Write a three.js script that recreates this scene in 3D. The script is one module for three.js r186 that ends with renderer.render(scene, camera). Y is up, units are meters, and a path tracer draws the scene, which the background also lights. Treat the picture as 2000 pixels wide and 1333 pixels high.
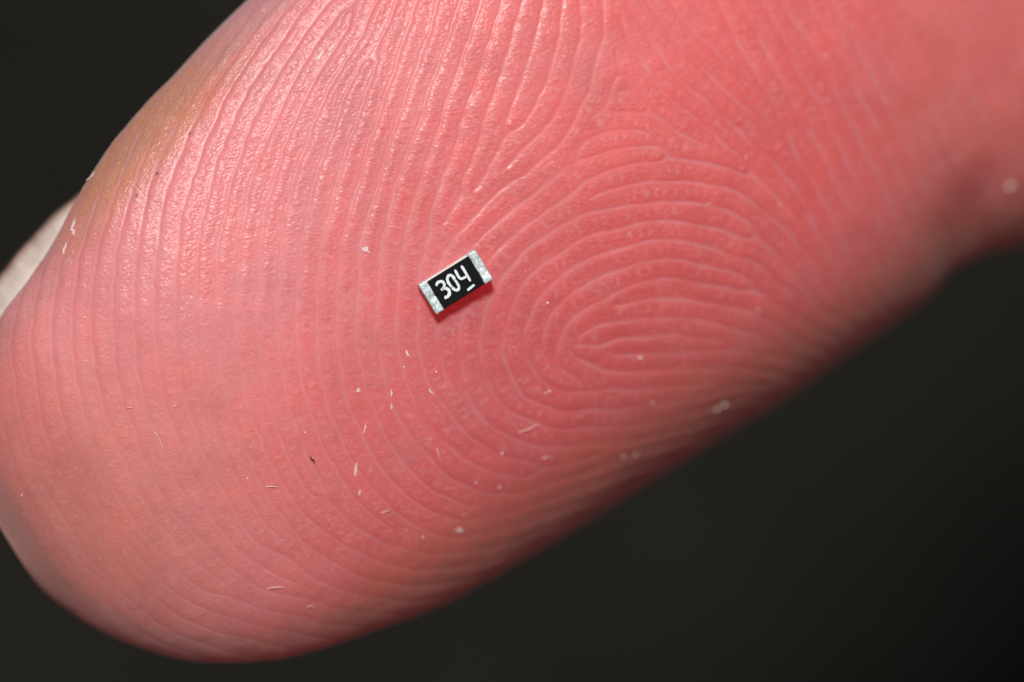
import * as THREE from 'three';
import { RoundedBoxGeometry } from 'three/addons/geometries/RoundedBoxGeometry.js';

// ---------------------------------------------------------------- camera, sky, sun, exposure
const U = 1.22e-5;                       // metres per working unit (about one photo pixel on the skin)
const TOP = 0.061;                       // height of the fingertip pad above the dark table
const D = 0.24;                          // lens to pad
const scene = new THREE.Scene();
const camera = new THREE.PerspectiveCamera(2 * Math.atan((1333 / 2) * U / D) * 180 / Math.PI, 1024 / 682, 0.02, 20);
camera.position.set(0, TOP + D, 0);
camera.up.set(0, 0, -1);
camera.lookAt(0, 0, 0);
camera.focus = D - 4 * U;
camera.userData.fStop = 26;

const toSun = new THREE.Vector3(-0.05, 0.87, -0.46).normalize();
{                                        // hazy, even sky: a little brighter low down
  const W = 64, H = 32, data = new Float32Array(W * H * 4);
  for (let y = 0; y < H; y++) for (let x = 0; x < W; x++) { const up = (y + 0.5) / H * 2 - 1, v = 1 + 0.2 * Math.exp(-Math.max(0, up) * 4), k = (y * W + x) * 4; data[k] = 0.96 * v; data[k + 1] = v; data[k + 2] = 1.06 * v; data[k + 3] = 1; }
  const t = new THREE.DataTexture(data, W, H, THREE.RGBAFormat, THREE.FloatType);
  t.mapping = THREE.EquirectangularReflectionMapping; t.magFilter = THREE.LinearFilter; t.needsUpdate = true;
  scene.background = scene.environment = t;
  scene.environmentIntensity = scene.backgroundIntensity = 0.075;
}
const sun = new THREE.DirectionalLight(new THREE.Color(1, 0.965, 0.93), 4);
sun.name = 'sun';
sun.position.copy(toSun).multiplyScalar(0.5);
sun.castShadow = true;
sun.shadow.radius = 22;
sun.shadow.mapSize.set(2048, 2048);
Object.assign(sun.shadow.camera, { left: -0.05, right: 0.05, top: 0.05, bottom: -0.05, near: 0.1, far: 1 });
scene.add(sun, sun.target);
const renderer = new THREE.WebGLRenderer();
renderer.toneMapping = THREE.LinearToneMapping;
renderer.toneMappingExposure = 1.09;
renderer.shadowMap.enabled = true;

// ---------------------------------------------------------------- noise and small maths
const clamp = (x, a = 0, b = 1) => (x < a ? a : x > b ? b : x), mix = (a, b, t) => a + (b - a) * t;
const smooth = (a, b, x) => { const t = clamp((x - a) / (b - a)); return t * t * (3 - 2 * t); };
const gauss = (x, s) => Math.exp(-0.5 * (x / s) * (x / s));
function rng(seed) { let s = seed | 0; return () => { s = (s + 0x6d2b79f5) | 0; let t = Math.imul(s ^ (s >>> 15), 1 | s); t = (t + Math.imul(t ^ (t >>> 7), 61 | t)) ^ t; return ((t ^ (t >>> 14)) >>> 0) / 4294967296; }; }
function hash(x, y) { let h = Math.imul(x, 374761393) + Math.imul(y, 668265263); h = Math.imul(h ^ (h >>> 13), 1274126177); return ((h ^ (h >>> 16)) >>> 0) / 4294967296; }
function noise(x, y) {                   // value noise, -1 .. 1
  const ix = Math.floor(x), iy = Math.floor(y); let fx = x - ix, fy = y - iy;
  fx = fx * fx * (3 - 2 * fx); fy = fy * fy * (3 - 2 * fy);
  return 2 * mix(mix(hash(ix, iy), hash(ix + 1, iy), fx), mix(hash(ix, iy + 1), hash(ix + 1, iy + 1), fx), fy) - 1;
}
const fbm = (x, y, n = 3) => { let s = 0, a = 0.5; for (let i = 0; i < n; i++, a *= 0.5, x = x * 2.03 + 17.1, y = y * 2.03 - 9.7) s += a * noise(x, y); return s; };
function bumps(x, y) {                   // cellular: 1 at a cell's point, 0 away from it
  const ix = Math.floor(x), iy = Math.floor(y); let best = 9;
  for (let j = -1; j <= 1; j++) for (let i = -1; i <= 1; i++) {
    const dx = ix + i + hash(ix + i, iy + j) - x, dy = iy + j + hash(ix + i + 71, iy + j - 37) - y;
    best = Math.min(best, dx * dx + dy * dy);
  }
  return best;
}
function curve(points) {                 // smooth curve through [x, y] points (monotone cubic)
  const n = points.length, x = points.map((p) => p[0]), y = points.map((p) => p[1]), d = [], m = [];
  for (let i = 0; i < n - 1; i++) d.push((y[i + 1] - y[i]) / (x[i + 1] - x[i]));
  m[0] = d[0]; m[n - 1] = d[n - 2];
  for (let i = 1; i < n - 1; i++) m[i] = d[i - 1] * d[i] <= 0 ? 0 : 2 * d[i - 1] * d[i] / (d[i - 1] + d[i]);
  return (t) => {
    if (t <= x[0]) return y[0] + (t - x[0]) * (t < x[0] ? 0 : m[0]);
    if (t >= x[n - 1]) return y[n - 1];
    let i = 0; while (t > x[i + 1]) i++;
    const h = x[i + 1] - x[i], s = (t - x[i]) / h, s2 = s * s, s3 = s2 * s;
    return (2 * s3 - 3 * s2 + 1) * y[i] + (s3 - 2 * s2 + s) * h * m[i] + (-2 * s3 + 3 * s2) * y[i + 1] + (s3 - s2) * h * m[i + 1];
  };
}

// ---------------------------------------------------------------- the dark table far below
const table = new THREE.Mesh(new THREE.PlaneGeometry(1.6, 1.6, 1, 1).rotateX(-Math.PI / 2), (() => {
  const N = 256, data = new Uint8Array(N * N * 4);
  for (let y = 0; y < N; y++) for (let x = 0; x < N; x++) {
    const v = 1 + 0.25 * fbm(x / 32, y / 32, 3) + 0.25 * noise(x * 0.9, y * 0.9), k = (y * N + x) * 4, w = 0.16 * noise(x / 40 + 9, y / 40);
    data[k] = clamp(205 * v * (1 + 0.06 * w), 0, 255); data[k + 1] = clamp(200 * v, 0, 255); data[k + 2] = clamp(172 * v * (1 - w * 0.1), 0, 255); data[k + 3] = 255;
  }
  const t = new THREE.DataTexture(data, N, N); t.wrapS = t.wrapT = THREE.RepeatWrapping; t.magFilter = THREE.LinearFilter; t.repeat.set(40, 40); t.needsUpdate = true;
  return new THREE.MeshPhysicalMaterial({ color: new THREE.Color(0.0116, 0.0115, 0.0112), map: t, roughness: 1, specularIntensity: 0.2 });
})());
table.name = 'table';
table.userData = { kind: 'structure', label: 'dark out of focus table top below the finger' };
table.receiveShadow = true;
scene.add(table);

// ---------------------------------------------------------------- the finger's form, in working units (x right, y down the picture, h towards the lens)
// axial coordinate a runs from the tip towards the hand, o runs across.
const CA = 0.866, SA = 0.5, toA = (x, y) => CA * x - SA * y, toO = (x, y) => SA * x + CA * y;
const A0 = -525;
const spread = (list, k) => list.map(([a, o]) => { const x = (CA * a + SA * o - 1000) * k + 1000, y = (-SA * a + CA * o - 666.5) * k + 666.5; return [Math.sqrt(Math.max(0, toA(x, y) - A0)), toO(x, y)]; });
const upper = curve([[0, 882], ...spread([[-502, 749], [-452, 663], [-385, 588], [-310, 537], [-221, 500], [-163, 472], [-40, 399], [18, 368], [124, 325], [222, 296], [306, 269], [416, 240], [700, 180], [1000, 140], [1500, 110], [2400, 100], [4600, 60]], 1.006)]);
const lower = curve([[0, 884], ...spread([[-508, 1000], [-472, 1114], [-412, 1210], [-340, 1288], [-256, 1346], [-155, 1394], [-11, 1426], [204, 1446], [438, 1442], [673, 1434], [907, 1430], [1147, 1413], [1305, 1396], [1378, 1374], [1434, 1376], [1502, 1396], [1700, 1430], [2400, 1450], [4600, 1500]].map(([a, o]) => [a, o + 20 * smooth(-200, 500, a)]), 1.014)]);
const crest = curve([[-525, -150], [-420, -60], [-250, 10], [0, 40], [250, 25], [500, 0], [800, -38], [1100, -110], [1400, -225], [1700, -350], [2000, -470], [2600, -700], [4600, -1400]]);
function section(a) {
  const t = Math.sqrt(Math.max(0, a - A0)), o1 = upper(t), o2 = lower(t), w = Math.max(0.5, (o2 - o1) / 2);
  return { oc: (o1 + o2) / 2, w, hl: mix(0.36, 0.42, smooth(-300, 300, a)) * w, hr: mix(0.36, 0.58, smooth(-350, 700, a)) * w, hb: 0.6 * w, c: crest(a) };
}
const ROLL = 0.145;
const side = (s, r) => (r > 0 ? s.hr : s.hl), waist = (s, r) => s.c - mix(s.hl, s.hr, (r + 1) / 2) - ROLL * s.w * r;
function crease(a, o) {                  // the fold of the last joint, on the far side of the pad
  const line = 1400 + (1400 - o) * 0.85 + 30 * noise(o / 130, 3), fade = smooth(1200, 1390, o);
  return -80 * fade * gauss(a - line, 62);
}
function formAt(a, o, s = section(a)) {  // height of the upper side without ridges
  const r = clamp((o - s.oc) / s.w, -1, 1);
  return s.c - side(s, r) * (1 - Math.sqrt(Math.max(0, 1 - r * r))) - ROLL * s.w * r + crease(a, o) * Math.sqrt(Math.max(0, 1 - r * r * r * r));
}
function unrolled(a, o, s) { const r = (o - s.oc) / s.w; return s.oc + s.w * (r + 0.15 * r * r * r * r * r * Math.abs(r)); }

// ---------------------------------------------------------------- ridge directions, read off the fingertip: [x, y, dx, dy]
const flow = [
  [600, 20, -1, 1.25], [530, 100, -0.6, 1], [490, 170, -0.55, 1], [450, 320, -0.25, 1], [440, 500, -0.08, 1], [370, 200, -0.45, 1], [330, 330, -0.25, 1], [250, 420, -0.2, 1], [100, 560, -0.2, 1], [170, 650, -0.03, 1], [300, 600, -0.05, 1],
  [717, 200, -0.36, 1], [640, 300, -0.36, 1], [700, 40, -0.6, 1], [780, 40, -0.2, 1], [800, 250, -0.38, 1], [900, 100, -0.35, 1], [860, 300, -0.5, 1], [1000, 100, -0.4, 1], [960, 250, -0.55, 1], [1080, 60, -0.12, 1], [1090, 170, -0.45, 1], [1170, 40, 0.08, 1], [1180, 130, -0.05, 1], [1160, 210, -0.5, 1],
  [1230, 50, 0.6, 1], [1320, 60, 0.75, 1], [1420, 90, 0.75, 1], [1260, 130, 0.7, 1], [1350, 180, 0.85, 1], [1290, 220, 1, 0.9], [1420, 260, 1, 0.75], [1500, 150, 0.7, 1], [1575, 240, 0.5, 1], [1485, 290, 0.8, 1], [1600, 300, 0.5, 1], [1680, 40, 0.4, 1], [1700, 150, 0.38, 1], [1780, 300, 0.3, 1], [1690, 360, 0.32, 1], [1560, 60, 0.5, 1],
  [1610, 400, 0.35, 1], [1640, 470, 0.4, 1], [1560, 430, 0.7, 1], [1562, 537, 0.65, 1], [1655, 550, 0.25, 1], [1780, 450, 0.25, 1], [1880, 300, 0.3, 1], [1850, 100, 0.3, 1],
  [1110, 270, 0.8, -1], [1067, 320, 1, -0.95], [1155, 260, 1, -0.45], [1207, 230, 1, -0.2], [1040, 410, 1, -0.75], [1110, 350, 1, -0.6], [1200, 310, 1, -0.3], [1290, 310, 1, 0.1], [1378, 330, 1, 0.3], [1450, 350, 1, 0.5], [1510, 400, 0.9, 1],
  [1100, 490, 1, -0.65], [1190, 445, 1, -0.35], [1300, 410, 1, -0.06], [1400, 410, 1, 0.35], [1070, 560, 1, -0.85], [1130, 575, 1, -0.5], [1250, 535, 1, -0.22], [1370, 485, 1, 0.02], [1450, 505, 1, 0.45], [1520, 560, 1, 0.8],
  [1350, 570, 1, 0.05], [1450, 590, 1, 0.35], [1499, 600, 1, 0.55], [1530, 640, 1, 0.85], [1450, 640, 1, 0.25], [1380, 640, 1, 0.06], [1250, 640, 1, -0.1], [1170, 650, 1, -0.25], [1140, 690, 0.9, 0.4], [1110, 650, 0.8, -1], [1060, 640, 0.5, -1], [1050, 690, 0, 1], [1080, 740, 0.8, 1], [990, 660, 0.15, -1],
  [1200, 700, 1, 0.02], [1300, 700, 1, -0.04], [1375, 702, 1, 0], [1487, 690, 1, 0.35], [1187, 755, 1, 0.03], [1337, 744, 1, -0.08], [1225, 792, 1, -0.08], [1050, 785, 1, 0.4], [1150, 793, 1, 0.05], [1450, 760, 1, 0.05], [1560, 700, 1, 0.7], [1640, 650, 1, 0.9],
  [900, 640, -0.1, 1], [880, 550, -0.35, 1], [950, 560, -0.7, 1], [960, 480, -0.8, 1], [870, 430, -0.55, 1], [700, 600, -0.06, 1], [780, 560, -0.15, 1], [600, 520, -0.12, 1], [560, 650, 0, 1], [650, 700, 0.06, 1], [780, 700, 0.08, 1], [690, 440, -0.22, 1],
  [705, 800, 0.2, 1], [760, 780, 0.22, 1], [810, 830, 0.5, 1], [840, 780, 0.45, 1], [925, 720, 0.3, 1], [965, 740, 0.5, 1], [960, 830, 1, 0.8], [970, 870, 1, 0.55], [1070, 895, 1, 0.02], [1150, 890, 1, -0.12], [1100, 860, 1, 0.02], [900, 880, 0.9, 1], [800, 985, 1, 0.95], [870, 1030, 1, 0.55], [950, 1037, 1, 0.1], [970, 990, 1, 0.05], [870, 970, 1, 0.75], [700, 900, 0.45, 1], [760, 930, 0.7, 1],
  [440, 720, 0.1, 1], [465, 820, 0.3, 1], [515, 720, 0.1, 1], [540, 830, 0.32, 1], [580, 920, 0.55, 1], [640, 1000, 0.9, 1], [430, 930, 0.6, 1], [560, 990, 1, 1], [560, 1210, 1, 0.35], [640, 1200, 1, 0.3], [460, 1140, 1, 0.6], [350, 1120, 1, 0.65], [450, 1245, 1, 0.18], [100, 790, 0.12, 1], [110, 880, 0.3, 1], [145, 960, 0.6, 1], [100, 1040, 0.6, 1], [230, 1140, 1, 0.8], [300, 950, 0.6, 1], [300, 800, 0.25, 1], [220, 700, 0.05, 1],
  [750, 1120, 1, 0.3], [900, 1100, 1, -0.1], [1000, 1060, 1, -0.3], [1200, 1000, 1, -0.4], [1100, 960, 1, -0.15], [1300, 900, 1, -0.35], [1400, 850, 1, -0.3], [1300, 840, 1, -0.15], [20, 700, 0, 1], [-80, 850, 0.1, 1], [700, -200, -0.8, 1], [1000, -250, -0.3, 1], [1200, -250, 0.2, 1], [1500, -250, 0.5, 1], [1900, -200, 0.4, 1],
];
const CELL = 5, GX = -400, GY = -420, GW = 540, GH = 400;
function ridgeField(lambda, across, seed, rounds, dense) {
  const N = GW * GH, turn = new Uint8Array(N), inside = new Uint8Array(N), KN = 48, R = Math.round(lambda / CELL * 1.0), side = 2 * R + 1;
  const samples = flow.map(([x, y, dx, dy]) => { const t = 2 * Math.atan2(dy, dx); return [x, y, Math.cos(t), Math.sin(t)]; });
  const step = 6, cw = GW / step, ch = Math.ceil(GH / step) + 2, coarse = new Float32Array((cw + 2) * ch * 2);
  for (let j = 0; j < ch; j++) for (let i = 0; i < cw + 2; i++) {
    const x = GX + i * step * CELL, y = GY + j * step * CELL; let c = 0, s = 0;
    for (const [px, py, pc, ps] of samples) { const d2 = (px - x) ** 2 + (py - y) ** 2 + 500, w = 1 / (d2 * d2); c += pc * w; s += ps * w; }
    const l = Math.hypot(c, s) || 1; coarse[(j * (cw + 2) + i) * 2] = c / l; coarse[(j * (cw + 2) + i) * 2 + 1] = s / l;
  }
  const at = (i, j, k) => coarse[(j * (cw + 2) + i) * 2 + k];
  for (let j = 0; j < GH; j++) for (let i = 0; i < GW; i++) {
    const fx = i / step, fy = j / step, ix = Math.floor(fx), iy = Math.floor(fy), u = fx - ix, v = fy - iy;
    const c = mix(mix(at(ix, iy, 0), at(ix + 1, iy, 0), u), mix(at(ix, iy + 1, 0), at(ix + 1, iy + 1, 0), u), v), s = mix(mix(at(ix, iy, 1), at(ix + 1, iy, 1), u), mix(at(ix, iy + 1, 1), at(ix + 1, iy + 1, 1), u), v);
    let t = Math.atan2(s, c) / 2 + (across ? Math.PI / 2 : 0); t = ((t % Math.PI) + Math.PI) % Math.PI;
    turn[j * GW + i] = Math.round(t / Math.PI * KN) % KN;
    const x = GX + i * CELL, y = GY + j * CELL, a = toA(x, y), sec = section(a);
    inside[j * GW + i] = a > A0 - 40 && a < 1950 && Math.abs(toO(x, y) - sec.oc) < sec.w * 1.17 + 45 && i >= R && j >= R && i < GW - R && j < GH - R ? 1 : 0;
  }
  const kernels = [];
  for (let k = 0; k < KN; k++) {
    const t = k / KN * Math.PI, c = Math.cos(t), s = Math.sin(t), ker = new Float32Array(side * side); let mean = 0, weight = 0;
    for (let y = -R; y <= R; y++) for (let x = -R; x <= R; x++) { const v = (-x * s + y * c) * CELL, g = gauss(Math.hypot(x, y) * CELL, lambda * (across ? 0.34 : 0.42)); ker[(y + R) * side + x + R] = g * Math.cos(2 * Math.PI * v / lambda); mean += ker[(y + R) * side + x + R]; weight += g; }
    let norm = 0;
    for (let y = -R, n = 0; y <= R; y++) for (let x = -R; x <= R; x++, n++) { ker[n] -= mean / weight * gauss(Math.hypot(x, y) * CELL, lambda * (across ? 0.34 : 0.42)); norm += Math.abs(ker[n]); }
    for (let n = 0; n < ker.length; n++) ker[n] *= 4.2 / norm;
    kernels.push(ker);
  }
  const rand = rng(seed); let f = new Float32Array(N), g = new Float32Array(N);
  if (dense) for (let n = 0; n < N; n++) f[n] = rand() * 2 - 1;
  else for (const [x, y] of [[560, 300], [1250, 600]]) f[Math.round((y - GY) / CELL) * GW + Math.round((x - GX) / CELL)] = 40;
  for (let it = 0; it < rounds; it++) {
    for (let n = 0; n < N; n++) {
      if (!inside[n]) { g[n] = 0; continue; }
      const ker = kernels[turn[n]]; let sum = 0;
      for (let y = -R, k = 0, row = n - R * GW - R; y <= R; y++, row += GW) for (let x = 0; x < side; x++, k++) sum += ker[k] * f[row + x];
      g[n] = Math.tanh(sum);
    }
    [f, g] = [g, f];
  }
  // last pass in quadrature: the even part, and the odd part carried as a vector across the ridge
  const even = new Float32Array(N), oddX = new Float32Array(N), oddY = new Float32Array(N);
  const odd = kernels.map((_, k) => { const t = k / KN * Math.PI, c = Math.cos(t), s = Math.sin(t), ker = new Float32Array(side * side); let norm = 0; for (let y = -R, n = 0; y <= R; y++) for (let x = -R; x <= R; x++, n++) { ker[n] = gauss(Math.hypot(x, y) * CELL, lambda * 0.42) * Math.sin(2 * Math.PI * (-x * s + y * c) * CELL / lambda); norm += Math.abs(ker[n]); } return ker.map((v) => v * 4.2 / norm); });
  for (let n = 0; n < N; n++) {
    if (!inside[n]) { even[n] = 0.5; continue; }
    const k0 = kernels[turn[n]], k1 = odd[turn[n]], t = turn[n] / KN * Math.PI; let e = 0, o = 0;
    for (let y = -R, k = 0, row = n - R * GW - R; y <= R; y++, row += GW) for (let x = 0; x < side; x++, k++) { e += k0[k] * f[row + x]; o += k1[k] * f[row + x]; }
    even[n] = e; oddX[n] = -Math.sin(t) * o; oddY[n] = Math.cos(t) * o;
  }
  const found = { near: 20, lean: 0, v: 0 };
  return (x, y) => {                     // cubic B-spline look-up: distance from the furrow's floor, and to which side
    const fx = (x - GX) / CELL, fy = (y - GY) / CELL, ix = Math.floor(fx), iy = Math.floor(fy), u = fx - ix, v = fy - iy;
    found.near = 20; found.lean = 0; found.v = 0;
    if (ix < 1 || iy < 1 || ix > GW - 3 || iy > GH - 3) return found;
    const u2 = u * u, v2 = v * v, bx = [(1 - u) ** 3 / 6, (3 * u2 * u - 6 * u2 + 4) / 6, (-3 * u2 * u + 3 * u2 + 3 * u + 1) / 6, u2 * u / 6], by = [(1 - v) ** 3 / 6, (3 * v2 * v - 6 * v2 + 4) / 6, (-3 * v2 * v + 3 * v2 + 3 * v + 1) / 6, v2 * v / 6];
    let e = 0, ox = 0, oy = 0;
    for (let j = 0; j < 4; j++) for (let i = 0; i < 4; i++) { const r = (iy - 1 + j) * GW + ix - 1 + i, w = by[j] * bx[i]; e += w * even[r]; ox += w * oddX[r]; oy += w * oddY[r]; }
    const o = Math.hypot(ox, oy), m = Math.hypot(o, e) || 1;
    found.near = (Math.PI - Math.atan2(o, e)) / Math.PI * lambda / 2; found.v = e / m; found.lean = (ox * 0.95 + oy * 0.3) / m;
    return found;
  };
}
const ridges = ridgeField(40, false, 11, 64, false);
const nicks = ridgeField(24, true, 23, 7, true);

// relief (working units) and skin colour at an unrolled point of the pad
const TINT = { pink: [0.80, 0.405, 0.445], red: [0.81, 0.165, 0.165], tan: [0.74, 0.37, 0.29], ochre: [0.66, 0.30, 0.09], pale: [0.78, 0.45, 0.52], horn: [0.82, 0.50, 0.50] };
const freckles = [[358, 240, 3.4, 0.9], [366, 246, 1.6, 0.5], [297, 322, 4, 0.95], [304, 294, 2.2, 0.6], [337, 292, 2, 0.6], [294, 337, 2.2, 0.6], [275, 346, 1.6, 0.5], [258, 366, 4, 0.9], [258, 303, 1.8, 0.4], [267, 330, 2.2, 0.35], [233, 370, 2, 0.35], [290, 293, 1.5, 0.4], [478, 318, 1.8, 0.8], [350, 257, 1.3, 0.4]];
// how deep the ridges stand: worn smooth round the middle of the pad and at the tip, deep towards the upper side
function strength(x, y) {
  return clamp(0.66 + 0.5 * gauss(x - 640, 300) * gauss(y - 130, 260) + 0.1 * gauss(x - 1250, 260) * gauss(y - 500, 240) + 0.3 * gauss(x - 1560, 170) * gauss(y - 330, 300) - 0.3 * gauss(x - 820, 220) * gauss(y - 600, 170) - 0.4 * gauss(x - 150, 260) * gauss(y - 1010, 220) - 0.3 * smooth(1220, 1380, toO(x, y)) - 0.2 * gauss(x - 1060, 150) * gauss(y - 230, 170), 0.1, 1.5);
}
// the yellowed callus that runs along the side of the finger beside the nail
function callusAt(x, y) {
  const m2 = fbm(x / 60 - 8, y / 60 + 3, 3), along = (y - 250) * 0.75 - (x - 270) * 0.66, across = (x - 270) * 0.75 + (y - 250) * 0.66;
  return clamp(1.25 * smooth(90, 15, across + 30 * m2) * gauss(along, 165) + 0.2 * m2 * gauss(across, 120) * gauss(along, 220));
}
const out = { h: 0, r: 0, g: 0, b: 0 };
function skin(x, y, edge) {
  const wx = x + 4 * noise(x / 60, y / 60) + 2.2 * noise(x / 19, y / 19), wy = y + 4 * noise(x / 55 + 40, y / 55);
  const field = ridges(wx, wy), near = field.near, lean = field.lean, v = field.v, n = nicks(wx, wy).v;
  const width = 1 + 0.5 * noise(x / 26 + 7, y / 26), depth = gauss(near, 2.6 * width), trough = gauss(near, 7.5), land = smooth(4, 12, near);
  const tipFade = 1 - 0.55 * smooth(0, 1, gauss(x - 160, 260) * gauss(y - 1020, 170) * 1.3);
  const knuckle = 1 - 0.6 * smooth(1620, 1900, x - 0.2 * y);
  const strong = strength(x, y), amp = (1 - 0.7 * callusAt(x, y)) * tipFade * knuckle * strong * (1 + 0.5 * fbm(x / 120, y / 120, 3));
  const callus = callusAt(x, y), grain = noise(x / 5.5, y / 5.5), fine = noise(x / 2.9 + 31, y / 2.9), cell = bumps(x / 15, y / 15);
  const centre = gauss(x - 820, 330) * gauss(y - 480, 260);
  const rough = 0.6 + 0.6 * noise(x / 30 - 12, y / 30 + 4);
  out.h = amp * (-1.5 * depth - 1.35 * trough + mix(1.4, 0.35, smooth(800, 1020, x) * smooth(520, 330, y)) * lean * (1 - 0.4 * trough) - 0.3 * smooth(0.1, -0.7, n) * land * rough + (0.8 + 0.7 * smooth(500, 200, y)) * smooth(8, 16, near) * rough * (0.5 - Math.min(1, cell * 1.4)))
    + (0.2 * grain + 0.35 * fine + 0.85 * noise(x / 1.7 + 5, y / 1.7)) * (0.3 + 0.7 * land) * (0.55 + 0.6 * strong) * mix(1, 0.55, smooth(480, 760, y)) + 1.1 * fbm(x / 34, y / 34, 2) + 4 * fbm(x / 190, y / 190, 2);
  // colour: blood under the pad, tanner skin towards the tip and sides, yellowed callus beside the nail, horny pale furrows
  const m1 = fbm(x / 130 + 5, y / 130, 4), m2 = fbm(x / 60 - 8, y / 60 + 3, 3);
  let red = clamp(0.12 + 0.85 * smooth(600, 1500, x + 0.45 * y) + 0.45 * m1), tan = clamp(1.1 * gauss(x - 120, 300) * gauss(y - 1080, 260) + 0.45 * smooth(1560, 1900, x) + 0.35 * m1 + 0.15 * m2 - 0.05);
  const ochre = callus, crimson = clamp(0.9 * gauss(x - 930, 190) * gauss(y - 720, 210) + 0.7 * m2 * gauss(x - 900, 350) * gauss(y - 650, 300) + 0.25 * m1);
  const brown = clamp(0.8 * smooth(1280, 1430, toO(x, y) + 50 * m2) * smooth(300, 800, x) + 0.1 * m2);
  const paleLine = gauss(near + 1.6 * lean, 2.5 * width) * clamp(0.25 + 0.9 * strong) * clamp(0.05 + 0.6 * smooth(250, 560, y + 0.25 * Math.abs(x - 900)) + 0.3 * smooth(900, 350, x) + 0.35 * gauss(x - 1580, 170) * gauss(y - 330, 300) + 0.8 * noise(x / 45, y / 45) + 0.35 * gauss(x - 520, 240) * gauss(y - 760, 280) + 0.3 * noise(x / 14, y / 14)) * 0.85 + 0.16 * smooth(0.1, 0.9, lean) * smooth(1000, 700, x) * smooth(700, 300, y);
  const dots = smooth(0.10, 0.02, cell) * land * (0.25 + 0.35 * noise(x / 40 + 3, y / 40 + 8)) + smooth(0.2, 0.9, n) * smooth(8, 16, near) * smooth(-0.3, 0.5, noise(x / 28 + 50, y / 28)) * 0.5 * clamp(0.4 + centre * 1.5);
  const gx = Math.floor(x / 11), gy = Math.floor(y / 11), speck = hash(gx + 900, gy) > 0.955 ? smooth(3.2, 1.2, Math.hypot(x - (gx + 0.2 + 0.6 * hash(gx, gy + 55)) * 11, (y - (gy + 0.2 + 0.6 * hash(gx + 5, gy)) * 11) * 1.3)) * (0.3 + 0.5 * hash(gx, gy + 3)) : 0;
  for (let k = 0; k < 3; k++) {
    let c = mix(TINT.pink[k], TINT.red[k], red); c = mix(c, TINT.tan[k], tan); c = mix(c, [0.79, 0.17, 0.205][k], crimson); c = mix(c, TINT.ochre[k], ochre * 0.95);
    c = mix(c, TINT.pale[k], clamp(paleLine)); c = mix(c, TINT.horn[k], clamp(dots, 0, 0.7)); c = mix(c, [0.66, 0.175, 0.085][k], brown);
    c *= 1 + 0.05 * grain + 0.05 * fine + 0.12 * m2;
    c = mix(c, [0.86, 0.66, 0.62][k], speck);
    for (const f of freckles) { const d = (x - f[0]) ** 2 + (y - f[1]) ** 2; if (d < 90) c = mix(c, [0.13, 0.03, 0.015][k], f[3] * smooth(f[2] * 1.5, f[2] * 0.4, Math.sqrt(d))); }
    out['rgb'[k]] = c;
  }
  return out;
}

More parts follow.
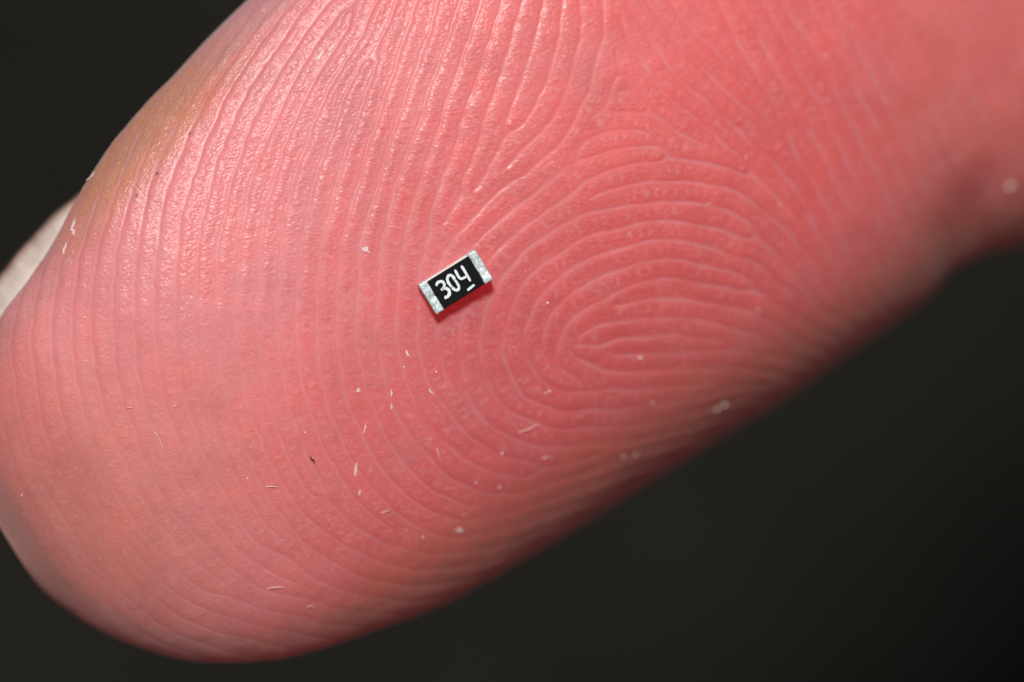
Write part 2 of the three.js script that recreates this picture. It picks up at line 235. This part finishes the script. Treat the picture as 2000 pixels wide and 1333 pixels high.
// ---------------------------------------------------------------- finger
const finger = new THREE.Group();
finger.name = 'finger';
finger.position.set(0, TOP, 0);
finger.userData = { label: 'pink human fingertip seen pad up with fine skin ridges and a pale nail edge', category: 'finger' };
scene.add(finger);
const skinMaterial = new THREE.MeshPhysicalMaterial({ vertexColors: true, roughness: 0.78, transmission: 0.7, thickness: 0, ior: 1.9, clearcoat: 1, clearcoatRoughness: 0.3, side: THREE.DoubleSide });
const STEP = 2.1;
(() => {
  const rows = [];
  for (let t = 0.4; t * t < 520; t += 0.06 + 0 * t) { rows.push(A0 + t * t); if (2 * t * 0.06 > STEP) break; }
  while (rows[rows.length - 1] < 1800) rows.push(rows[rows.length - 1] + STEP);
  while (rows[rows.length - 1] < 4500) rows.push(rows[rows.length - 1] * 1.02);
  const NT = 800, NB = 40, M = NT + NB, pos = new Float32Array((rows.length * M + 2) * 3), col = new Float32Array(pos.length), index = [];
  rows.forEach((a, i) => {
    const s = section(a), close = a > 4300 ? Math.sqrt(Math.max(0.02, 1 - ((a - 4300) / 260) ** 2)) : 1;
    for (let j = 0; j < M; j++) {
      const topSide = j < NT, ang = topSide ? Math.PI * j / NT : Math.PI + Math.PI * (j - NT) / NB, r = Math.cos(ang), o = s.oc + s.w * r * close, e = Math.sin(ang), k = (i * M + j) * 3;
      let h, x = CA * a + SA * o, y = -SA * a + CA * o;
      if (topSide) h = formAt(a, o, s); else h = waist(s, r) + s.hb * e * close;
      const ou = unrolled(a, o, s), f = a < 2000 ? skin(CA * a + SA * ou, -SA * a + CA * ou) : skin(1700 + 40 * noise(a / 50, o / 50), 100 + o * 0.1);
      const shown = topSide ? 1 : smooth(-0.35, 0, e);
      // relief along the surface normal of the section
      const nx = r * side(s, r), ny = e * s.w, l = Math.hypot(nx, ny) || 1, lift = (a < 2000 ? f.h : 0) * shown * smooth(0, 14, a - A0);
      const dox = (topSide ? nx / l : 0) * lift; h += (topSide ? ny / l : 1) * lift; x += SA * dox; y += CA * dox;
      pos[k] = (x - 1000) * U; pos[k + 1] = h * U; pos[k + 2] = (y - 666.5) * U;
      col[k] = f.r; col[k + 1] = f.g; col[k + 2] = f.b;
      if (i) { const j2 = (j + 1) % M, A = (i - 1) * M + j, B = (i - 1) * M + j2, C = i * M + j, E = i * M + j2; index.push(A, B, C, B, E, C); }
    }
  });
  const n = rows.length * M;
  for (let c = 0; c < 2; c++) {          // close both ends
    const row = c ? (rows.length - 1) * M : 0, k = (n + c) * 3;
    for (let d = 0; d < 3; d++) { let m = 0, q = 0; for (let j = 0; j < M; j++) { m += pos[(row + j) * 3 + d]; q += col[(row + j) * 3 + d]; } pos[k + d] = m / M; col[k + d] = q / M; }
    for (let j = 0; j < M; j++) { const p = row + j, q = row + (j + 1) % M; c ? index.push(p, q, n + 1) : index.push(q, p, n); }
  }
  const g = new THREE.BufferGeometry();
  g.setAttribute('position', new THREE.BufferAttribute(pos, 3)); g.setAttribute('color', new THREE.BufferAttribute(col, 3)); g.setIndex(new THREE.BufferAttribute(new Uint32Array(index), 1));
  g.computeVertexNormals();
  const m = new THREE.Mesh(g, skinMaterial); m.name = 'skin'; m.castShadow = m.receiveShadow = true; finger.add(m);
})();
(() => {                                 // the blood-rich flesh that shows through the skin
  const IN = 58, rows = [], M = 96, pos = [], index = [];
  for (let t = 0.6; A0 + IN + t * t < 4300; t += 0.45) rows.push(A0 + IN + t * t);
  rows.forEach((a, i) => {
    const s = section(a), sw = section(a - IN * 0.9), w = Math.max(1, Math.min(s.w - IN, sw.w)), k = w / s.w;
    for (let j = 0; j < M; j++) {
      const ang = 2 * Math.PI * j / M, r = Math.cos(ang), e = Math.sin(ang), o = s.oc + w * r, top = formAt(a, s.oc + s.w * r, s) - IN * Math.max(0, e), mid = waist(s, r);
      const h = e >= 0 ? top : mid + (s.hb - IN) * e * k;
      pos.push((CA * a + SA * o - 1000) * U, h * U, (-SA * a + CA * o - 666.5) * U);
      if (i) { const j2 = (j + 1) % M, A = (i - 1) * M + j, B = (i - 1) * M + j2, C = i * M + j, E = i * M + j2; index.push(A, B, C, B, E, C); }
    }
  });
  for (let j = 1; j < M - 1; j++) { index.push(0, j + 1, j); const l = (rows.length - 1) * M; index.push(l, l + j, l + j + 1); }
  const g = new THREE.BufferGeometry(); g.setAttribute('position', new THREE.Float32BufferAttribute(pos, 3)); g.setIndex(index); g.computeVertexNormals();
  const m = new THREE.Mesh(g, new THREE.MeshStandardMaterial({ color: new THREE.Color(0.95, 0.12, 0.11), roughness: 0.9 })); m.name = 'flesh'; m.castShadow = m.receiveShadow = true; finger.add(m);
})();
// a place on the pad that appears at photo position (px, py): its x, y, height and normal
function onPad(px, py, relief = true) {
  let x = px, y = py, h = 0;
  for (let i = 0; i < 4; i++) {
    const a = toA(x, y), o = toO(x, y), s = section(a); h = formAt(a, o, s);
    if (relief) { const ou = unrolled(a, o, s); h += skin(CA * a + SA * ou, -SA * a + CA * ou).h; }
    const k = (D / U - h) / (D / U); x = 1000 + (px - 1000) * k; y = 666.5 + (py - 666.5) * k;
  }
  const H = (u, v) => formAt(toA(u, v), toO(u, v)), e = 12;
  const normal = new THREE.Vector3(-(H(x + e, y) - H(x - e, y)) / (2 * e), 1, -(H(x, y + e) - H(x, y - e)) / (2 * e)).normalize();
  return { p: new THREE.Vector3((x - 1000) * U, h * U, (y - 666.5) * U), normal };
}

// ---------------------------------------------------------------- nail: a curved plate under the tip, its side rim in view
(() => {
  const rim = new THREE.CatmullRomCurve3([[300, 205, -210], [235, 282, -175], [165, 358, -150], [106, 404, -135], [50, 460, -130], [6, 512, -130], [-36, 572, -138], [-62, 660, -150], [-92, 760, -165], [-100, 870, -185], [-70, 990, -220]].map(([x, y, h]) => new THREE.Vector3(x, y, h)));
  const prof = [[-150, 34], [-105, 30], [-80, 24], [-58, 13], [-38, -3], [-20, -24], [-7, -50], [0, -80], [-18, -115], [-85, -150], [-150, -190], [-240, -215], [-330, -225], [-330, -197], [-250, -188], [-165, -162], [-105, -125], [-70, -80], [-60, -40], [-80, -12], [-150, -4]];
  const N = 150, M = prof.length, pos = [], col = [], index = [];
  for (let i = 0; i <= N; i++) {
    const c = rim.getPoint(i / N), t = rim.getTangent(i / N), nx = -t.y, ny = t.x, l = Math.hypot(nx, ny), sx = (nx * 300 + ny * 100 < 0 ? 1 : -1) * nx / l, sy = (nx * 300 + ny * 100 < 0 ? 1 : -1) * ny / l;
    const taper = smooth(0, 0.16, i / N) * smooth(1, 0.9, i / N) * 0.7 + 0.3;
    prof.forEach(([d, h], j) => {
      const w = 2.2 * noise(i / 7, j * 0.7) + 1.2 * noise(i / 2.3, j);
      const X = c.x + sx * (d * taper + w * 0.5), Y = c.y + sy * (d * taper + w * 0.5), H = c.z + h + w * 0.6;
      pos.push((X - 1000) * U, H * U, (Y - 666.5) * U);
      const v = 1 + 0.16 * noise(i / 6, j / 2) + 0.10 * noise(i / 30, j * 1.7) + 0.08 * noise(i * 0.9, j);
      const nail = j < 4 || j > 18 ? [0.66, 0.61, 0.55] : j < 6 ? [0.58, 0.48, 0.42] : [0.50, 0.32, 0.27];
      col.push(nail[0] * v, nail[1] * v, nail[2] * v);
      if (i < N) { const j2 = (j + 1) % M, A = i * M + j, B = i * M + j2, C = A + M, E = B + M; index.push(A, C, B, B, C, E); }
    });
  }
  for (const e of [0, N]) for (let j = 1; j < M - 1; j++) e ? index.push(e * M, e * M + j + 1, e * M + j) : index.push(0, j, j + 1);
  const g = new THREE.BufferGeometry();
  g.setAttribute('position', new THREE.Float32BufferAttribute(pos, 3)); g.setAttribute('color', new THREE.Float32BufferAttribute(col, 3)); g.setIndex(index); g.computeVertexNormals();
  const m = new THREE.Mesh(g, new THREE.MeshPhysicalMaterial({ vertexColors: true, roughness: 0.4, clearcoat: 1, clearcoatRoughness: 0.16, side: THREE.DoubleSide }));
  m.name = 'fingernail'; m.userData.label = 'pale translucent rim of the fingernail'; m.castShadow = m.receiveShadow = true; finger.add(m);
})();

// ---------------------------------------------------------------- chip resistor
(() => {
  const mm = 1e-3, T = 0.45;
  const place = onPad(887, 550, false), up = place.normal.clone().add(new THREE.Vector3(0, 1.2, 0)).normalize();
  const ang = 31.6 * Math.PI / 180, ex = new THREE.Vector3(Math.cos(ang), 0, -Math.sin(ang));
  ex.addScaledVector(up, -ex.dot(up)).normalize();
  const ez = new THREE.Vector3().crossVectors(ex, up).normalize();
  const chip = new THREE.Group();
  chip.name = 'chip_resistor';
  chip.userData = { label: 'tiny black chip resistor marked 304 with silver end caps resting on the fingertip', category: 'resistor' };
  chip.quaternion.setFromRotationMatrix(new THREE.Matrix4().makeBasis(ex, up, ez));
  chip.position.copy(place.p).add(new THREE.Vector3(0, TOP, 0)).addScaledVector(up, -2.5 * U);
  scene.add(chip);
  const add = (name, g, m, parent = chip) => { const o = new THREE.Mesh(g, m); o.name = name; o.castShadow = o.receiveShadow = true; parent.add(o); return o; };
  const ceramic = new THREE.MeshStandardMaterial({ color: new THREE.Color(0.72, 0.68, 0.66), roughness: 0.7 });
  const black = new THREE.MeshPhysicalMaterial({ color: new THREE.Color(0.005, 0.0045, 0.005), roughness: 0.5, specularIntensity: 0.22 });
  const ink = new THREE.MeshStandardMaterial({ color: new THREE.Color(0.66, 0.74, 0.76), roughness: 0.7 });
  const tin = new THREE.MeshStandardMaterial({ vertexColors: true, metalness: 0.2, roughness: 0.45 });
  add('ceramic_body', new RoundedBoxGeometry(1.5 * mm, 0.40 * mm, 0.80 * mm, 2, 0.015 * mm).translate(0, 0.215 * mm, 0), ceramic);
  const coat = add('black_coating', (() => {
    const g = new RoundedBoxGeometry(1.17 * mm, 0.05 * mm, 0.775 * mm, 3, 0.018 * mm); g.translate(0, 0.425 * mm, 0.012 * mm); return g;
  })(), black);
  for (const s of [-1, 1]) {
    const g = new THREE.BoxGeometry(0.235, T, 0.84, 16, 26, 56), p = g.attributes.position, c = new Float32Array(p.count * 3), v = new THREE.Vector3();
    for (let i = 0; i < p.count; i++) {
      v.fromBufferAttribute(p, i);
      const q = v.clone(), rad = 0.045;  // rounded edges
      const inner = new THREE.Vector3(clamp(q.x, -0.1175 + rad, 0.1175 - rad), clamp(q.y, -T / 2 + rad, T / 2 - rad), clamp(q.z, -0.42 + rad, 0.42 - rad)), dir = q.clone().sub(inner);
      if (dir.length() > rad) q.copy(inner).addScaledVector(dir.normalize(), rad);
      const n1 = fbm(q.z * 34 + s * 40, (q.x * 1.1 - q.y) * 34, 3), n2 = noise(q.z * 9 + s * 13, (q.x * 1 + q.y) * 14), inside = smooth(-0.03, 0.1175, -s * q.x);
      q.x += 0.007 * n1 * (q.y > 0 ? 1 : 0.4) + inside * 0.03 * fbm(q.z * 14 + s * 5, 2, 2); q.y += 0.009 * n1 + 0.005 * n2; q.z += 0.008 * n1;
      const wav = 0.010 * noise(q.z * 6 + 3 * s, 7); q.y += wav;
      p.setXYZ(i, q.x * mm, q.y * mm, q.z * mm);
      const b = 0.60 + 0.12 * n2 + 0.46 * n1;
      c[i * 3] = b * 0.85; c[i * 3 + 1] = b * 0.97; c[i * 3 + 2] = b * 0.98;
    }
    g.setAttribute('color', new THREE.BufferAttribute(c, 3)); g.computeVertexNormals(); g.translate(s * 0.685 * mm, 0.232 * mm, 0);
    add('terminal', g, tin);
  }
  // marking: strokes of varying width, printed a hair above the coating
  const stroke = (name, pts, width) => {
    const c = new THREE.CatmullRomCurve3(pts.map(([x, z]) => new THREE.Vector3(x, 0, z))), n = 28, left = [], right = [];
    for (let i = 0; i <= n; i++) {
      const t = i / n, p = c.getPoint(t), d = c.getTangent(t), w = width(t) * 0.92 * (1 + 0.18 * noise(i * 0.8 + pts[0][0] * 50, pts[0][1] * 40)) / 2, cap = Math.sqrt(Math.max(0.05, 1 - Math.max(0, (0.09 - Math.min(t, 1 - t)) / 0.09) ** 2));
      left.push(new THREE.Vector2(p.x - d.z * w * cap, -(p.z + d.x * w * cap))); right.push(new THREE.Vector2(p.x + d.z * w * cap, -(p.z - d.x * w * cap)));
    }
    const shape = new THREE.Shape([...left, ...right.reverse()]), g = new THREE.ExtrudeGeometry(shape, { depth: 0.006, bevelEnabled: false });
    g.rotateX(-Math.PI / 2).translate(0, 0.4478, 0).scale(mm, mm, mm);
    return [name, g];
  };
  const wide = (a, b = a) => (t) => mix(a, b, t);
  const parts = [
    stroke('digit', [[-0.44, -0.165], [-0.40, -0.215], [-0.335, -0.222], [-0.275, -0.19], [-0.255, -0.125], [-0.29, -0.06], [-0.37, -0.03], [-0.40, -0.022]], wide(0.066, 0.07)),
    stroke('digit', [[-0.385, -0.028], [-0.31, -0.022], [-0.262, 0.02], [-0.245, 0.085], [-0.275, 0.15], [-0.335, 0.185], [-0.395, 0.178], [-0.425, 0.16]], wide(0.066, 0.09)),
    stroke('digit', [[-0.135, 0.075], [-0.155, -0.02], [-0.152, -0.12], [-0.12, -0.195], [-0.06, -0.225], [-0.005, -0.195], [0.012, -0.12], [0.0, -0.05]], wide(0.066, 0.072)),
    stroke('digit', [[-0.145, 0.03], [-0.128, 0.11], [-0.095, 0.165], [-0.045, 0.175], [0.0, 0.14], [0.014, 0.06], [0.012, -0.02], [0.006, -0.09]], wide(0.07, 0.062)),
    stroke('digit', [[0.135, -0.27], [0.128, -0.16], [0.125, -0.06], [0.15, -0.005], [0.21, 0.012], [0.30, 0.015]], wide(0.066, 0.06)),
    stroke('digit', [[0.315, -0.275], [0.318, -0.15], [0.316, -0.02], [0.312, 0.09], [0.31, 0.165]], wide(0.07, 0.056)),
    stroke('underline', [[0.13, 0.312], [0.2, 0.302], [0.27, 0.293], [0.35, 0.283]], wide(0.066, 0.06)),
  ];
  for (const [name, g] of parts) add(name, g, ink, coat);
})();

// ---------------------------------------------------------------- loose bits on the skin
const used = {};
const numbered = (name) => { const n = used[name] ?? 0; used[name] = n + 1; return n ? name + '_' + String(n).padStart(3, '0') : name; };
const lintMaterial = new THREE.MeshPhysicalMaterial({ color: new THREE.Color(0.76, 0.64, 0.61), roughness: 0.5 });
const hornMaterial = new THREE.MeshPhysicalMaterial({ color: new THREE.Color(0.88, 0.72, 0.70), roughness: 0.65, transmission: 0.4, thickness: 0, side: THREE.DoubleSide });
const darkMaterial = new THREE.MeshStandardMaterial({ color: new THREE.Color(0.05, 0.025, 0.025), roughness: 0.8 });
const turnTo = (normal, spin) => new THREE.Quaternion().setFromUnitVectors(new THREE.Vector3(0, 1, 0), normal).multiply(new THREE.Quaternion().setFromAxisAngle(new THREE.Vector3(0, 1, 0), spin));
const grains = [5, 6, 7].map((seed) => {
  const g = new THREE.IcosahedronGeometry(1, 1), p = g.attributes.position;
  for (let i = 0; i < p.count; i++) { const k = 1 + 0.45 * noise(p.getX(i) * 1.6 + seed * 9, p.getY(i) * 1.6 + p.getZ(i) * 1.1); p.setXYZ(i, p.getX(i) * k, p.getY(i) * k * 0.6, p.getZ(i) * k); }
  g.computeVertexNormals(); return g;
});
function speck(px, py, size, stretch, spin, label, group) {
  const { p, normal } = onPad(px, py), m = new THREE.Mesh(grains[Math.floor(px + py) % 3], lintMaterial);
  m.name = numbered('dust_speck'); m.position.copy(p).add(new THREE.Vector3(0, TOP, 0)).addScaledVector(normal, size * 0.35 * U); m.quaternion.copy(turnTo(normal, spin)); m.scale.set(size * stretch * 0.8 * U, size * 0.8 * U, size * 0.8 * U);
  m.userData = { label, category: 'dust speck' }; if (group) m.userData.group = group;
  m.castShadow = m.receiveShadow = true; scene.add(m);
}
speck(1250, 699, 3.4, 1.5, 0.2, 'bright white dust grain lying at the centre of the ridge loop');
speck(1069, 592, 3, 1.2, 1.2, 'pale oval dust grain between the resistor and the ridge loop');
speck(1973, 363, 8, 1.1, 0, 'large blurred dust speck beside the joint crease');
speck(1415, 791, 5, 1.1, 0, 'blurred pale dust speck along the shaded side of the finger');
const faint = 'tiny faint dust speck lying on the ridged fingertip skin', faintGroup = 'tiny dust specks scattered over the fingertip';
for (const [x, y, size] of [[1275, 787, 2.4], [1218, 893, 3], [981, 886, 2.2], [930, 944, 2.4], [975, 952, 2], [165, 620, 2.6], [1613, 110, 2], [1457, 308, 2], [1480, 605, 2.6], [789, 717, 2], [340, 793, 2], [42, 968, 2.4], [1073, 764, 2.4], [1066, 768, 1.6], [1136, 813, 2], [1128, 815, 1.6], [852, 727, 1.8], [826, 1050, 2], [483, 935, 2], [548, 178, 2.4], [507, 196, 2.2], [1102, 15, 3.4], [905, 1005, 2], [1400, 800, 3.4], [595, 845, 2], [1065, 895, 1.8]])
  speck(x, y, size, 1 + 0.6 * hash(x, y), hash(y, x) * 6, faint, faintGroup);
function fibre(points, radius, material, label, group) {
  const at = points.map(([x, y, lift]) => { const { p, normal } = onPad(x, y); return p.add(new THREE.Vector3(0, TOP, 0)).addScaledVector(normal, (radius + (lift ?? 0)) * U); }), base = at[0].clone();
  const m = new THREE.Mesh(new THREE.TubeGeometry(new THREE.CatmullRomCurve3(at.map((p) => p.sub(base))), 18, radius * U, 5), material);
  m.name = numbered('lint_fibre'); m.position.copy(base); m.userData = { label, category: 'fibre' }; if (group) m.userData.group = group;
  m.castShadow = m.receiveShadow = true; scene.add(m);
}
fibre([[248, 355], [256, 360, 3], [265, 368, 3], [275, 377]], 0.6, lintMaterial, 'fine white lint fibre across the brown spots beside the nail');
fibre([[1012, 846], [1025, 839, 4], [1040, 832, 5], [1052, 828, 2]], 0.6, lintMaterial, 'long pale slanting lint fibre on the curved ridges beside the loop');
fibre([[520, 951], [530, 950, 3], [541, 952]], 0.75, lintMaterial, 'short straight white lint fibre next to the tiny dark kinked fibre');
fibre([[521, 1151], [530, 1147, 3], [543, 1146, 3], [554, 1148]], 0.75, lintMaterial, 'short curved white lint fibre near the rounded end of the finger');
fibre([[606, 891], [607, 896, 2], [612, 899, 2], [613, 905]], 1.3, darkMaterial, 'tiny dark kinked fibre, the only dark one on the skin');
for (const pts of [[[246, 797], [258, 796, 2]], [[301, 844], [308, 852, 3], [317, 874]], [[852, 875], [855, 886, 3], [859, 900]], [[745, 1002], [757, 997, 3], [762, 999]], [[1058, 897], [1070, 893, 2], [1082, 899]], [[1378, 400], [1390, 397, 2]], [[1520, 402], [1527, 397, 2]], [[600, 1186], [606, 1183, 2], [616, 1188]]])
  fibre([pts[0], ...(pts.length < 3 ? [[(pts[0][0] + pts[1][0]) / 2, (pts[0][1] + pts[1][1]) / 2, 3]] : []), ...pts.slice(1)], 0.6, lintMaterial, 'very short pale lint fibre clinging to the fingertip skin', 'very short lint fibres on the fingertip');
// lifted scales of dead skin: parts of the finger
for (const [x, y, w, h, spin] of [[624, 110, 7, 15, 0.35], [694, 917, 5, 17, 0.15], [702, 963, 4, 8, 0.1], [897, 1036, 14, 7, 0.4], [1243, 888, 6, 9, 0.5], [796, 690, 5, 12, -0.3], [699, 762, 6, 6, 0], [764, 768, 3.5, 10, 0], [764, 795, 3.5, 8, 0.1], [143, 446, 8, 24, -0.1], [127, 487, 5, 14, 0.2], [178, 345, 7, 14, 0.7], [714, 487, 11, 9, 0.8], [712, 838, 3, 16, 0.2], [841, 765, 3, 12, -0.6]]) {
  const n = 19, pts = [];
  for (let i = 0; i < n; i++) { const t = i / n * 2 * Math.PI, k = 0.35 + 0.65 * hash(Math.floor(x) + i * 7, Math.floor(y)) ** 0.8; pts.push(new THREE.Vector2(Math.cos(t) * w * k * 0.75 + w * 0.5 * noise(Math.sin(t) * 2 + x, y), Math.sin(t) * h * k)); }
  const g = new THREE.ExtrudeGeometry(new THREE.Shape(pts), { depth: 0.8, bevelEnabled: false, steps: 1 }), { p, normal } = onPad(x, y);
  g.rotateX(-Math.PI / 2); const q = g.attributes.position; for (let i = 0; i < q.count; i++) q.setY(i, q.getY(i) + 0.02 * (q.getX(i) ** 2 / w + q.getZ(i) ** 2 / h) * 2); g.computeVertexNormals();
  const m = new THREE.Mesh(g, hornMaterial); m.name = 'skin_flake'; m.scale.setScalar(U); m.quaternion.copy(turnTo(normal, -spin)); m.position.copy(p).addScaledVector(normal, 0.8 * U); m.castShadow = m.receiveShadow = true; finger.add(m);
}
renderer.render(scene, camera);
